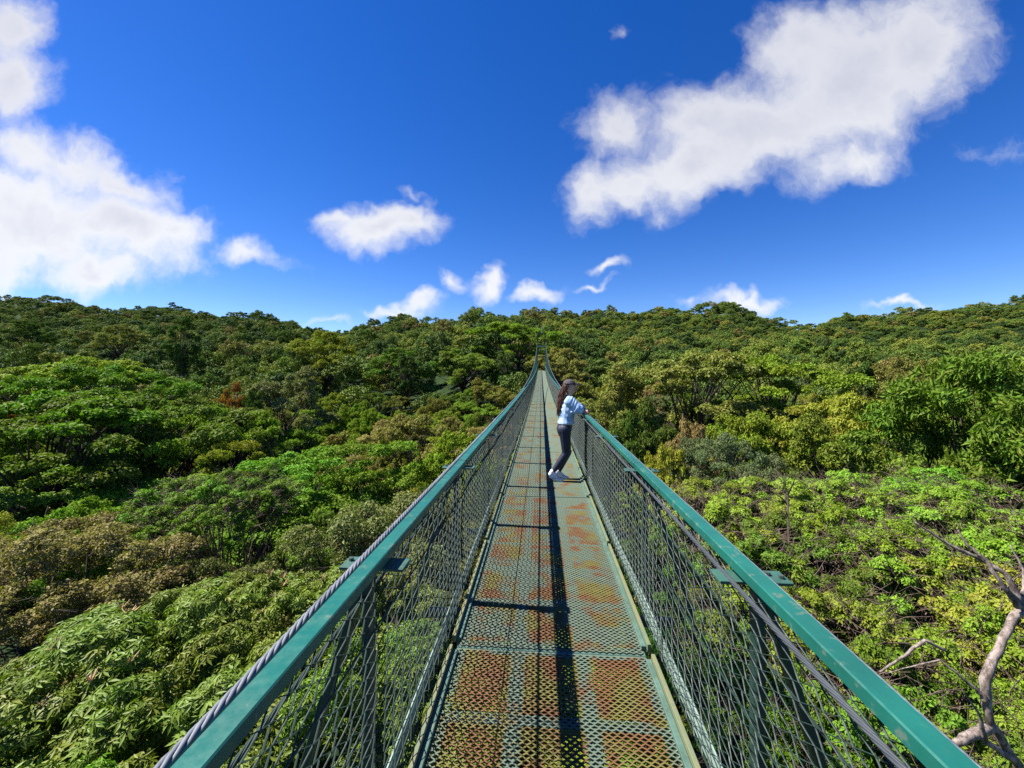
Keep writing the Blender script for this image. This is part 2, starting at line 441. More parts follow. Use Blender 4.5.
for sx in (-1, 1):
    for k in range(NP):
        y = Y0+k*PER; base = fence_protos[cnt] if cnt < 3 else dup(fence_protos[(cnt*7+k) % 3], bridge)
        cnt += 1
        base.location = (sx*0.636, y, zdk(y)+0.03); base.rotation_euler = (seg_angle(y), 0, 0)

# handrails: segment joints at 2.9 + 3k
rl = MB().box((0, PER/2, 0), (0.056, PER-0.018, 0.038))
rail_p = None
for sx in (-1, 1):
    for k in range(NP):
        y = -3.1+k*PER
        if y > 65.5: continue
        o = rl.build('handrail', M['rail'], bridge) if rail_p is None else dup(rail_p, bridge)
        rail_p = rail_p or o
        dy = random.uniform(-0.004, 0.004)
        o.location = (sx*0.629, y, zdk(y)+RAIL_H+dy); o.rotation_euler = (seg_angle(y), R(-6)*sx*0, 0)
# posts with bracket plates, bolts, outrigger brace and bearer
post = MB().box((0.024, 0, 0.49), (0.03, 0.055, 1.03))
plate = MB().box((0.0, 0, 0), (0.235, 0.085, 0.010))
bolt = MB().tube([(0, 0, 0.004), (0, 0, 0.016)], 0.009, 6)
brace = MB().bar((0.03, 0, 0.985), (0.36, 0, -0.05), 0.05, 0.03, (1, 0, 0.3))
bearer = MB().box((-0.10, 0, -0.085), (0.98, 0.05, 0.06))
pp = None
for sx in (-1, 1):
    for k in range(46):
        y = -1.57+1.5*k
        if y > 66: continue
        if pp is None:
            pp = post.build('post', M['post'], bridge)
            pa = plate.build('bracket_plate', M['plate'], pp); pa.location = (0, 0, 0.997)
            pb = bolt.build('bolt', M['bolt'], pp); pb.location = (0.062, 0.01, 0.997); pb2 = dup(pb, pp, (0.096, -0.01, 0.997))
            pc = brace.build('outrigger_brace', M['post'], pp)
            pd = bearer.build('cross_beam', M['post'], pp); pd.location = (-0.168, 0, 0)
            psub = [pa, pb, pb2, pc, pd]; o = pp
        else:
            o = dup(pp, bridge)
            for q in psub: dup(q, o)
        o.location = (sx*0.662, y, zdk(y)); o.rotation_euler = (0, 0, 0 if sx > 0 else PI)
# ropes: near part twisted strands, along the rail and then up to the towers
def rope(x, zoff, ya, yb, r, near_to, name, zf):
    mb = MB()
    n = int((near_to-ya)/0.016)
    for s in range(6):
        pts = []
        for i in range(n+1):
            y = ya+(near_to-ya)*i/n; a = 2*PI*(s/6+y/0.17)
            pts.append((x+0.62*r*math.cos(a), y, zf(y)+zoff+0.62*r*math.sin(a)))
        mb.tube(pts, r*0.42, 5)
    pts = []
    y = near_to
    while y < yb: pts.append((x, y, zf(y)+zoff)); y += 0.75
    pts.append((x, yb, zf(yb)+zoff))
    mb.tube(pts, r, 6)
    return mb.build(name, M['rope' if name == 'main_cable' else 'rope_dark' if name == 'hand_cable' else 'wire'], bridge, smooth=True)
rope(-0.683, 0.003, -3, 67.0, 0.0125, 5.5, 'main_cable', zcable)
rope(0.684, -0.018, -3, 67.0, 0.0115, 5.5, 'main_cable', zcable)
rope(0.583, -0.040, -3, 66.0, 0.0085, 4.0, 'hand_cable', lambda y: zdk(y)+RAIL_H)
rope(-0.69, -0.15, -3, 66.0, 0.007, 4.0, 'side_cable', lambda y: zdk(y)+RAIL_H)
# suspender rods from the rising cable down to the rail
sp = None
for sx in (-1, 1):
    for k in range(13, 45):
        y = -1.57+1.5*k
        if y > 65.5: continue
        z0 = zdk(y)+RAIL_H; z1 = zcable(y)
        if z1-z0 < 0.06: continue
        if sp is None: sp = MB().tube([(0, 0, 0), (0, 0, 1)], 0.012, 6).build('suspender_rod', M['plate'], bridge); o = sp
        else: o = dup(sp, bridge)
        o.location = (sx*0.675, y, z0); o.scale = (1, 1, z1-z0)
# far tower
TY = 67.0; TZ = zdk(TY)
tower = MB()
for sx in (-1, 1):
    tower.bar((sx*0.80, TY, TZ-6), (sx*0.62, TY, TZ+6.3), 0.16, 0.16, (0, 1, 0))
    for q in range(5):
        z0 = TZ+2.6+q*0.62
for z in (TZ+2.35, TZ+4.1, TZ+6.2): tower.bar((-0.72, TY, z), (0.72, TY, z), 0.14, 0.14)
tower.bar((-0.66, TY+0.05, TZ+4.2), (0.62, TY+0.05, TZ+6.1), 0.05, 0.05); tower.bar((0.66, TY-0.05, TZ+4.2), (-0.62, TY-0.05, TZ+6.1), 0.05, 0.05)
tw = tower.build('tower', M['post'], bridge)
MB().box((0, TY+0.9, TZ-0.06), (1.6, 1.5, 0.1)).build('landing', M['frame'], bridge)
MB().box((0, TY+0.02, TZ+4.1), (1.3, 0.22, 0.20)).build('tower_crossbar', M['toe'], bridge)
mast = MB().tube([(0.1, TY, TZ+6.2), (0.1, TY, TZ+7.6)], 0.06, 6); mast.build('tower_mast', M['toe'], bridge)
bs = MB()
for sx in (-1, 1): bs.tube([(sx*0.66, 67, zcable(67)), (sx*0.8, 74, TZ+3.0), (sx*1.0, 82, TZ+0.5)], 0.02, 5)
bs.build('back_stay', M['rope'], bridge)

# ------------------------------------------------------------------ terrain
def lin(x, xs, ys): return np.interp(x, xs, ys)
SKX = [-400, 0, 60, 120, 170, 250, 330, 350, 400, 440, 480, 540, 620, 680, 730, 760, 790, 850, 900, 960, 1024, 1400]
SKY = [288, 294, 301, 310, 309, 316, 332, 331, 316, 322, 316, 312, 311, 309, 303, 314, 329, 315, 313, 307, 299, 290]
R1X = [-400, 0, 100, 170, 250, 330, 430, 500, 540, 640, 740, 850, 950, 1024, 1400]
R1Y = [330, 332, 328, 320, 320, 336, 331, 324, 322, 328, 337, 345, 350, 342, 334]
def crel(px, d):
    """canopy top height relative to the eye, at photo column px and distance d"""
    px = np.asarray(px, float); d = np.asarray(d, float)
    e1 = (HY-lin(px, R1X, R1Y))/F; es = (HY-lin(px, SKX, SKY))/F
    wc = np.exp(-((px-500)/75.)**2)
    base = lin(d, [-50, 13, 20, 30, 45, 60, 80, 110, 150], [-3.7, -3.7, -5.4, -6.0, -5.2, -3.0, 0.6, 5.5, 12.0])
    cen = lin(d, [-50, 13, 20, 30, 45, 60, 80, 110, 150], [-4.2, -4.2, -5.4, -6.2, -5.5, -2.0, 6.0, 14.0, 19.0])
    near = base*(1-wc)+cen*wc
    h1 = e1*190; h2 = es*390
    t1 = np.clip((d-150)/40, 0, 1); z = near*(1-t1)+h1*t1
    t2 = np.clip((d-190)/60, 0, 1); z = z-5*np.sin(t2*PI/2)*(d > 190)
    t3 = np.clip((d-250)/140, 0, 1); z = np.where(d > 250, (h1-5)*(1-t3)+h2*t3, z)
    t4 = np.clip((d-390)/500, 0, 1); z = np.where(d > 390, h2*(1-0.8*t4), z)
    s_ = (px-512)/F*d
    amp = np.clip((d-14)/60, 0, 1)*1.3+np.clip((d-110)/150, 0, 1)*3.2
    z = z+amp*(np.sin(s_*0.083+d*0.031+1.3)*np.cos(d*0.071-s_*0.023)+0.6*np.sin(s_*0.19+2.1)*np.sin(d*0.15+0.7+s_*0.05))
    return z
def canopy_xy(x, y):
    dx = x-CX; d = -sth*dx+cth*y; s = cth*dx+sth*y
    dd = np.maximum(d, 6.0); px = np.clip(512+F*s/dd, -400, 1400)
    return EYE+crel(px, d)
def ground_z(x, y): return canopy_xy(x, y)-10.5+1.8*np.clip((np.asarray(y)-240)/120., 0, 1)
xs = np.unique(np.concatenate([np.linspace(-60, 60, 49), np.sign(np.linspace(-1, 1, 81))*60+np.sign(np.linspace(-1, 1, 81))*(np.abs(np.linspace(-1, 1, 81))**2)*2600]))
ys = np.unique(np.concatenate([np.linspace(-400, -20, 16), np.linspace(-20, 500, 131), 500+np.linspace(0, 1, 20)**1.6*3500]))
GX, GY = np.meshgrid(xs, ys)
GZ = ground_z(GX, GY)+0.4*np.sin(GX*0.21)*np.cos(GY*0.17)
nx_, ny_ = len(xs), len(ys)
idx = np.arange(nx_*ny_).reshape(ny_, nx_)
Fq = np.stack([idx[:-1, :-1], idx[:-1, 1:], idx[1:, 1:], idx[1:, :-1]], -1).reshape(-1, 4)
gm = np_mesh('ground', np.stack([GX, GY, GZ], -1).reshape(-1, 3), Fq, M['ground'], smooth=True)
go = bpy.data.objects.new('ground', gm); COL.objects.link(go); tag(go, kind='structure')

# ------------------------------------------------------------------ trees
TOP = 11.0
def unit(v): return v/np.maximum(np.linalg.norm(v, axis=-1, keepdims=True), 1e-6)
def clumps(shape, Rc, nbig, r, sub=9, csize=1.0):
    """centres and radii of the leaf clumps: boughs (big) and the sprays they carry"""
    bigs = []; tries = 0
    br0 = Rc*1.15/math.sqrt(nbig)
    while len(bigs) < nbig and tries < 4000:
        tries += 1
        a = r.uniform(0, 2*PI); q = math.sqrt(r.uniform(0, 1))
        wob = 1+0.16*math.sin(3*a+nbig)+0.1*math.sin(5*a+2*nbig)
        rr = Rc*q*wob; br = br0*r.uniform(0.7, 1.3)
        if shape == 'umbrella': z = TOP-0.5-1.4*q**2-abs(r.normal(0, 0.5))-(r.uniform(1.4, 3.6) if len(bigs) % 3 == 2 else 0); fl = r.uniform(0.35, 0.5)
        elif shape == 'dome':
            el = math.sqrt(max(0, 1-q*q)); z = TOP-0.8-Rc*0.95*(1-el)-abs(r.normal(0, 0.45))-(r.uniform(1.0, 2.6) if len(bigs) % 4 == 3 else 0); fl = r.uniform(0.6, 0.9)
        elif shape == 'layers':
            lay = r.integers(0, 4); m = [0.5, 0.85, 1.0, 0.9][lay]; rr = Rc*m*q**0.7*wob; z = TOP-0.4-lay*1.25-0.5*q+r.normal(0, 0.2); fl = r.uniform(0.24, 0.36)
        elif shape == 'tall':
            t = r.uniform(0, 1); rr = Rc*0.75*math.sin(PI*min(1, t*0.75+0.15))*r.uniform(0.5, 1); z = TOP-0.6-t*6.0; fl = r.uniform(0.6, 0.9)
        else: z = TOP-0.5-1.0*q**3-abs(r.normal(0, 0.5)); fl = r.uniform(0.5, 0.8)
        p = np.array([rr*math.cos(a), rr*math.sin(a), z])
        if any(np.linalg.norm((p-o[0])*np.array([1, 1, 1.4])) < 0.72*(br+o[1])*0.78 for o in bigs): continue
        bigs.append((p, br, fl))
    c = []; rad = []; own = []
    for bi, (p, br, fl) in enumerate(bigs):
        for k in range(sub):
            d = r.normal(size=3); d[2] = abs(d[2])*1.1-0.35; d /= np.linalg.norm(d)
            c.append(p+d*np.array([br, br, br*fl])*r.uniform(0.55, 0.95)); sr = br*r.uniform(0.28, 0.46)*csize
            rad.append((sr, sr*r.uniform(0.5, 0.75))); own.append(bi)
    return np.array(c), np.array(rad), np.array(own)
def crown(name, mat, shape, Rc, ncl, nleaf, L, W, seed, csize=1.0, rosette=0, upb=0.4, jit=0.5, fold=0.2, droop=0.0, sub=9):
    r = np.random.default_rng(seed)
    c, rad, own = clumps(shape, Rc, ncl, r, sub, csize)
    area = rad[:, 0]**2; k = r.choice(len(c), nleaf, p=area/area.sum())
    d = r.normal(size=(nleaf, 3)); d[:, 2] = np.abs(d[:, 2])*1.0-0.28; d = unit(d)
    sh = (r.uniform(0, 1, (nleaf, 1))**0.45)*0.45+0.62
    rv = np.stack([rad[k, 0], rad[k, 0], rad[k, 1]], -1)
    # lumpy clumps
    lump = 1+0.22*np.sin(d[:, :1]*5+k[:, None])*np.sin(d[:, 1:2]*6+k[:, None]*2)
    p = c[k]+d*rv*sh*lump
    nrm = unit(unit(d/rv*rad[k, :1])*0.85+np.array([0, 0, upb])+r.normal(size=(nleaf, 3))*jit)
    t = unit(np.cross(nrm, r.normal(size=(nleaf, 3)))); 
    bt = r.uniform(0, 1, own.max()+1); ct = 0.65*bt[own]+0.35*r.uniform(0, 1, len(c)); lt = r.uniform(0, 1, nleaf)
    # slow variation of leaf colour from clump to clump
    tint = np.clip(ct[k]*0.75+0.25*r.uniform(0, 1, nleaf), 0, 1)
    if rosette:
        m = rosette; ang = (np.arange(m)/m*2*PI)[None, :]+r.uniform(0, 6.28, (nleaf, 1))
        b = np.cross(nrm, t)
        tt = np.cos(ang)[..., None]*t[:, None]+np.sin(ang)[..., None]*b[:, None]
        p = (p[:, None]+tt*L*0.12).reshape(-1, 3)
        nr = np.repeat(nrm, m, 0); tt = tt.reshape(-1, 3)
        dr = droop*r.uniform(0.4, 1.4, (len(tt), 1))
        t = unit(tt-nr*dr*0.6); nrm = unit(nr+tt*dr*0.4)
        tint = np.repeat(tint, m); lt = np.repeat(lt, m)
    n = len(p); b = np.cross(nrm, t)
    ll = L*r.uniform(0.5, 1.3, (n, 1)); ww = ll*W
    v0 = p; v2 = p+t*ll-nrm*ll*0.12
    v1 = p+t*ll*0.48+b*ww*0.5+nrm*ww*fold; v3 = p+t*ll*0.48-b*ww*0.5+nrm*ww*fold
    V = np.stack([v0, v1, v2, v3], 1).reshape(-1, 3)
    i = np.arange(n)*4
    Fc = np.concatenate([np.stack([i, i+1, i+2], 1), np.stack([i, i+2, i+3], 1)])
    me = np_mesh(name, V, Fc, mat, {'tint': np.repeat(tint, 4), 'leafrnd': np.repeat(lt, 4)})
    return me, c, rad
def trunk_mesh(name, mat, c, seed, r0=0.22, limbs=26, twigs=0, sides=6, lean=0.5, rad=None):
    r = random.Random(seed); mb = MB()
    fx, fy = r.uniform(-lean, lean), r.uniform(-lean, lean); zf = TOP*0.42
    path = [(0, 0, -0.6), (fx*0.3, fy*0.2, zf*0.35), (fx*0.7, fy*0.9, zf*0.75), (fx, fy, zf)]
    mb.tube(path, [r0*1.35, r0, r0*0.85, r0*0.7], sides+2)
    idx = list(range(len(c))); r.shuffle(idx)
    for i in idx[:limbs]:
        e = Vector(c[i]); st = Vector((fx, fy, zf-r.uniform(0, 0.8)))
        m1 = st.lerp(e, 0.35)+Vector((r.uniform(-.4, .4), r.uniform(-.4, .4), r.uniform(-0.2, 0.5)))
        m2 = st.lerp(e, 0.7)+Vector((r.uniform(-.4, .4), r.uniform(-.4, .4), r.uniform(-0.3, 0.3)))
        k = r0*r.uniform(0.2, 0.38)
        mb.tube([st, m1, m2, e], [k, k*0.7, k*0.45, k*0.2], sides-1)
    for q in range(twigs):
        i = r.choice(idx); e = Vector(c[i]); d = Vector((r.uniform(-1, 1), r.uniform(-1, 1), r.uniform(-0.1, 0.75))).normalized()
        l = r.uniform(0.5, 1.15); s = e-d*0.2-Vector((0, 0, 0.15))
        m = s+d*l*0.55+Vector((r.uniform(-.1, .1), r.uniform(-.1, .1), 0.05)); e2 = s+d*l
        mb.tube([s, m, e2], [0.014, 0.009, 0.003], 3, cap=False)
        if r.random() < 0.7:
            d2 = (d+Vector((r.uniform(-1, 1), r.uniform(-1, 1), r.uniform(-.4, .6)))).normalized()
            mb.tube([m, m+d2*l*0.4], [0.007, 0.002], 3, cap=False)
    me = bpy.data.meshes.new(name); me.from_pydata(mb.v, [], mb.f); me.update(); me.materials.append(mat); me.shade_smooth()
    return me
KIND = {}
def kind(key, crown_args, trunk_kw, noun, adj):
    me, c, rad = crown('crown', **crown_args)
    tm = trunk_mesh('trunk', c=c, **trunk_kw)
    KIND[key] = (me, tm, crown_args['Rc'], noun, adj)
B, T_, S_ = M['bark'], M['twig'], M['pale_bark']
# near kinds (a few metres away: real leaf sizes)
kind('palmate', dict(mat=M['leaf_big'], shape='thicket', Rc=3.4, ncl=46, sub=12, nleaf=14000, L=0.125, W=0.29, seed=1, csize=0.9, rosette=7, upb=0.7, jit=0.45, fold=0.12, droop=0.6), dict(mat=B, seed=1, r0=0.16), 'broadleaf tree', 'palmate')
kind('tan', dict(mat=M['leaf_small'], shape='dome', Rc=3.8, ncl=64, sub=13, nleaf=85000, L=0.085, W=0.55, seed=2, upb=0.4, jit=0.5), dict(mat=B, seed=2, r0=0.22, twigs=500), 'rounded tree', 'tan')
kind('thicket', dict(mat=M['leaf_small'], shape='thicket', Rc=3.0, ncl=60, sub=10, nleaf=11000, L=0.088, W=0.5, seed=3, csize=0.95, rosette=6, upb=0.7, jit=0.5, droop=0.3), dict(mat=T_, seed=3, r0=0.13, limbs=70, twigs=1300), 'leafy tree', 'mottled')
kind('thicket2', dict(mat=M['leaf_small'], shape='dome', Rc=2.6, ncl=40, sub=10, nleaf=8500, L=0.095, W=0.5, seed=13, csize=0.95, rosette=6, upb=0.6, jit=0.5, droop=0.3), dict(mat=T_, seed=13, r0=0.13, limbs=50, twigs=900), 'leafy tree', 'mottled')
kind('olive', dict(mat=M['leaf_small'], shape='dome', Rc=3.4, ncl=34, sub=13, nleaf=55000, L=0.105, W=0.5, seed=4, upb=0.4, jit=0.55), dict(mat=B, seed=4, r0=0.2, limbs=60, twigs=500), 'rounded tree', 'olive')
# middle kinds
kind('flat', dict(mat=M['leaf_mid'], shape='umbrella', Rc=5.0, ncl=36, sub=11, nleaf=38000, L=0.19, W=0.55, seed=5), dict(mat=B, seed=5, r0=0.26, limbs=34), 'flat-topped tree', 'flat')
kind('layer', dict(mat=M['leaf_mid'], shape='layers', Rc=4.2, ncl=32, sub=10, nleaf=30000, L=0.17, W=0.55, seed=6, csize=1.05), dict(mat=B, seed=6, r0=0.22, limbs=30), 'tiered tree', 'tiered')
kind('dome', dict(mat=M['leaf_mid'], shape='dome', Rc=4.2, ncl=36, sub=11, nleaf=36000, L=0.18, W=0.5, seed=7), dict(mat=B, seed=7, r0=0.26, limbs=40), 'rounded tree', 'rounded')
kind('dome2', dict(mat=M['leaf_mid'], shape='dome', Rc=4.4, ncl=25, sub=13, nleaf=32000, L=0.21, W=0.5, seed=8, jit=0.6), dict(mat=B, seed=8, r0=0.26, limbs=40), 'rounded tree', 'rounded')
kind('droop', dict(mat=M['leaf_mid'], shape='dome', Rc=4.0, ncl=22, sub=12, nleaf=24000, L=0.30, W=0.30, seed=31, csize=1.1, upb=0.15, jit=0.7), dict(mat=B, seed=31, r0=0.24, limbs=36), 'drooping-leaved tree', 'drooping')
kind('fine', dict(mat=M['leaf_mid'], shape='umbrella', Rc=4.4, ncl=46, sub=10, nleaf=50000, L=0.13, W=0.5, seed=32, csize=0.9), dict(mat=B, seed=32, r0=0.22, limbs=40), 'fine-leaved tree', 'fine')
kind('tall', dict(mat=M['leaf_mid'], shape='tall', Rc=3.4, ncl=22, sub=11, nleaf=24000, L=0.21, W=0.5, seed=9), dict(mat=B, seed=9, r0=0.26, limbs=44), 'tall tree', 'tall')
# far kinds
kind('far_a', dict(mat=M['leaf_far'], shape='dome', Rc=4.6, ncl=14, sub=8, nleaf=4600, L=0.42, W=0.62, seed=10, csize=1.15, jit=0.45), dict(mat=B, seed=10, r0=0.26, limbs=8, sides=4), 'rounded tree', 'far')
kind('far_b', dict(mat=M['leaf_far'], shape='dome', Rc=4.8, ncl=10, sub=9, nleaf=4200, L=0.45, W=0.62, seed=11, csize=1.15, jit=0.5), dict(mat=B, seed=11, r0=0.26, limbs=10, sides=4), 'rounded tree', 'far')
kind('far_c', dict(mat=M['leaf_far'], shape='tall', Rc=4.4, ncl=12, sub=9, nleaf=4200, L=0.45, W=0.62, seed=12, csize=1.2, jit=0.45), dict(mat=B, seed=12, r0=0.26, limbs=10, sides=4), 'tall tree', 'far')
COLS = {
 'bright green': (0.135, 0.235, 0.020), 'dark green': (0.064, 0.112, 0.020), 'mid green': (0.120, 0.185, 0.024),
 'yellow-green': (0.235, 0.255, 0.030), 'olive green': (0.185, 0.190, 0.046), 'grey-green': (0.150, 0.178, 0.064),
 'tan': (0.270, 0.225, 0.085), 'lime green': (0.168, 0.250, 0.024), 'orange-brown': (0.32, 0.15, 0.04), 'fresh green': (0.112, 0.168, 0.018)}
trees = []
def tree(kd, px, d, top_rel, width, colour, label=None, name=None, squash=None):
    """plant a tree whose top stands at photo column px and distance d"""
    crown_me, trunk_me, Rc, noun, adj = KIND[kd]
    s = (px-512)/F*d; x, y = world_sd(s, d)
    gz = float(ground_z(np.array(x), np.array(y)))
    top = EYE+top_rel
    root = empty(name or noun.replace(' ', '_').replace('-', '_'), (x, y, gz))
    k = width/(2*Rc); hz = (top-gz)/TOP
    root.scale = (k, k, hz); root.rotation_euler = (0, 0, random.uniform(0, 2*PI))
    t = bpy.data.objects.new('trunk', trunk_me); COL.objects.link(t); t.parent = root
    c = bpy.data.objects.new('crown', crown_me); COL.objects.link(c); c.parent = root
    col = np.array(COLS[colour])*random.uniform(0.85, 1.2)*np.array([random.uniform(0.88, 1.12), 1, random.uniform(0.85, 1.15)])
    c.color = (*col, 1); t.color = (1, 1, 1, 1)
    root['category'] = 'tree'
    trees.append(dict(o=root, px=px, d=d, s=s, w=width, col=colour, noun=noun, label=label, x=x, y=y, top=top))
    return root
def H(kd, px, py, d, width_px, colour, label=None, **kw):
    return tree(kd, px, d, -(py-HY)/F*d, width_px/F*d, colour, label, **kw)

# --- trees one can single out in the photograph (px of centre, py of the top, distance, width in px)
H('palmate', 95, 655, 5.4, 520, 'fresh green', 'palmate-leaved tree with tan flower spikes filling the bottom left corner')
H('palmate', 255, 585, 7.0, 330, 'fresh green', 'palmate-leaved tree beside the left handrail, right of the tan-topped tree')
H('palmate', 345, 640, 5.6, 300, 'bright green', 'palmate-leaved tree glimpsed through the left mesh fence at the bottom')
H('palmate', 20, 790, 3.9, 380, 'bright green', 'glossy palmate-leaved tree cut by the bottom edge left of the rope')
H('tan', 45, 503, 10.5, 290, 'tan', 'large rounded tree with tan-brown top and dark near side at the left edge')
H('olive', 205, 535, 11.5, 140, 'grey-green', 'small greyish tree touching the right side of the large tan-topped tree')
H('olive', 385, 470, 12.0, 210, 'grey-green', 'dull green tree with brown gaps close behind the left handrail bracket')
H('olive', 300, 520, 12.5, 150, 'mid green', 'greener tree left of the dull green tree with brown gaps behind the left bracket')
H('olive', 470, 470, 13.0, 130, 'olive green', 'olive tree seen through the left mesh fence past the second post')
H('thicket2', 225, 560, 10.8, 90, 'bright green', 'small smooth bright green bush-like tree between brown twigs on the left')
H('tan', 150, 492, 17.0, 110, 'olive green', 'low yellowish tree just behind the large tan-topped tree')
H('layer', 265, 478, 20.0, 190, 'bright green', 'tiered bright green tree in the open dip left of the bridge')
H('layer', 165, 480, 24.0, 170, 'bright green', 'tiered bright green tree between the big dark flat-topped tree and the tan-topped tree')
H('layer', 305, 450, 24.0, 150, 'bright green', 'tiered bright green tree with yellowish pads under the orange-flecked ones, left')
H('layer', 40, 480, 22.0, 170, 'mid green', 'tiered green tree at the left edge in front of the big dark tree')
H('layer', 235, 440, 26.0, 90, 'yellow-green', 'tiered yellow-green tree with an ochre cap left of the handrail')
H('layer', 372, 440, 26.0, 120, 'lime green', 'tiered lime green tree with yellow patch left of the handrail bend')
H('flat', 40, 384, 27.0, 250, 'bright green', 'big flat-topped tree with black underside at the left edge')
H('flat', 150, 388, 29.0, 190, 'mid green', 'flat-topped tree with dark shade under it joined to the big one at the left edge')
H('flat', 215, 402, 31.0, 120, 'lime green', 'flat green tree right of the big dark flat-topped pair')
H('flat', 75, 352, 50.0, 130, 'lime green', 'flat lime green crown above the big dark tree on the left')
H('flat', 118, 360, 46.0, 120, 'bright green', 'flat bright green crown above and right of the big dark tree')
H('dome2', 230, 382, 46.0, 38, 'orange-brown', 'small orange-brown tree on the left slope beside a dark green one')
H('dome', 252, 386, 42.0, 30, 'dark green', 'small dark green tree beside the orange-brown one')
H('dome2', 285, 366, 48.0, 80, 'grey-green', 'pale grey-green rounded tree on the left slope right of the orange-brown one')
H('dome', 325, 328, 78.0, 66, 'yellow-green', 'light rounded tree high on the left slope with visible limbs')
H('dome', 240, 408, 33.0, 70, 'grey-green', 'grey-green tree above the yellow-green tiered tree on the left')
H('flat', 425, 410, 34.0, 100, 'olive green', 'flat olive tree left of the handrail at middle distance')
H('dome', 455, 425, 28.0, 90, 'lime green', 'lime green tree touching the left handrail at middle distance')
H('dome', 400, 345, 72.0, 60, 'mid green', 'rounded green tree on the slope left of the far tower')
H('tall', 405, 352, 66.0, 34, 'dark green', 'dark tall tree on the slope left of the far tower')
H('dome2', 462, 345, 74.0, 60, 'mid green', 'bushy green tree left of the far tower under the yellow-green crown')
H('flat', 518, 321, 84.0, 84, 'lime green', 'yellow-green umbrella tree right behind the far tower')
H('tall', 505, 350, 72.0, 34, 'dark green', 'dark tree just left of the far tower')
H('dome2', 490, 378, 60.0, 50, 'olive green', 'olive tree beside the left cable near the far end')
H('dome', 560, 345, 70.0, 60, 'olive green', 'olive tree just right of the far tower')
H('tall', 545, 352, 76.0, 30, 'mid green', 'narrow green tree standing behind the gap of the far tower')
H('dome2', 606, 365, 46.0, 90, 'olive green', 'olive tree above the head of the person')
H('dome', 600, 392, 30.0, 80, 'olive green', 'brownish olive tree directly behind the person')
H('dome2', 640, 400, 26.0, 80, 'dark green', 'dark tree right of the person')
H('dome', 665, 436, 18.0, 70, 'yellow-green', 'yellow-topped small tree beside the right handrail joint')
H('tan', 715, 418, 18.5, 130, 'grey-green', 'soft rounded blue-green tree right of the handrail joint')
H('dome', 690, 412, 23.0, 60, 'tan', 'cream-tipped tree behind the soft rounded blue-green one')
H('flat', 690, 346, 44.0, 150, 'olive green', 'flat-topped olive tree with dark trunks showing on the right slope')
H('flat', 775, 350, 46.0, 130, 'lime green', 'flat-topped lime green tree right of the one with dark trunks')
H('flat', 760, 405, 27.0, 110, 'lime green', 'flat lime green crown beyond the soft rounded tree on the right')
H('dome2', 850, 415, 22.0, 130, 'mid green', 'green tree with deep dark gaps in the middle right')
H('flat', 850, 388, 31.0, 120, 'yellow-green', 'flat yellowish tree above the one with deep dark gaps')
H('droop', 985, 342, 21.0, 170, 'mid green', 'large big-leaved tree rising at the right edge')
H('dome', 930, 385, 24.0, 110, 'mid green', 'rounded tree leaning against the large tree at the right edge')
H('tall', 860, 360, 44.0, 46, 'dark green', 'narrow dark tree in the hollow of the right slope')
H('dome', 900, 352, 42.0, 80, 'olive green', 'brownish olive tree on the right slope left of the large edge tree')
H('dome', 120, 322, 120., 40, 'olive green', 'pale rounded tree standing out on the left hill crest')
H('tall', 183, 314, 90.0, 34, 'dark green', 'dark ragged tree draped in moss sticking up on the left slope')
H('dome', 30, 318, 130., 36, 'dark green', 'dark round tree on the hill crest at the left edge')
# the low mottled canopy on the right, close to the bridge
for i, (px, py, d, wpx, kd, c) in enumerate([
  (700, 476, 11.5, 190, 'thicket', 'lime green'), (830, 468, 12.5, 190, 'thicket', 'lime green'), (960, 468, 12.0, 220, 'thicket', 'bright green'),
  (760, 510, 9.4, 220, 'thicket', 'mid green'), (900, 508, 9.6, 230, 'thicket', 'bright green'), (1040, 500, 9.6, 240, 'thicket', 'lime green'),
  (800, 570, 7.1, 260, 'thicket', 'lime green'), (930, 560, 7.2, 220, 'thicket2', 'bright green'), (1070, 560, 7.2, 300, 'thicket', 'yellow-green'),
  (700, 600, 6.6, 200, 'thicket', 'bright green'), (860, 640, 5.6, 280, 'thicket', 'bright green'), (1010, 650, 5.6, 280, 'thicket2', 'bright green'),
  (930, 720, 4.6, 320, 'thicket', 'bright green'), (760, 700, 5.0, 240, 'thicket2', 'lime green'), (650, 520, 9.2, 130, 'thicket', 'bright green'), (1100, 700, 4.9, 300, 'thicket', 'lime green')]):
    lab = ['mottled {} behind the right handrail, nearest the person'.format, 'mottled {} at the back of the low right canopy, centre'.format, 'mottled {} at the back of the low canopy by the right edge'.format,
      'twiggy {} left of the dark forked snag'.format, 'twiggy {} above the tip of the dead pale branch'.format, 'twiggy {} cut by the right edge above the pale branch'.format,
      'leafy {} straight beyond the right bracket plate'.format, 'rounded {} under the tip of the dead pale branch'.format, 'leafy {} at the right edge behind the fork of the pale branch'.format,
      'leafy {} seen through the right fence below the bracket plate'.format, 'leafy {} between the right handrail and the pale trunk'.format, 'rounded {} around the bend of the pale trunk'.format,
      'lowest {} beside the right handrail at the bottom'.format, 'rounded {} seen through the right mesh near the bottom'.format, 'leafy {} seen through the right fence behind the second post'.format, 'leafy {} beyond the bottom right corner'.format][i]
    H(kd, px, py, d, wpx, c, lab(c+' tree'))
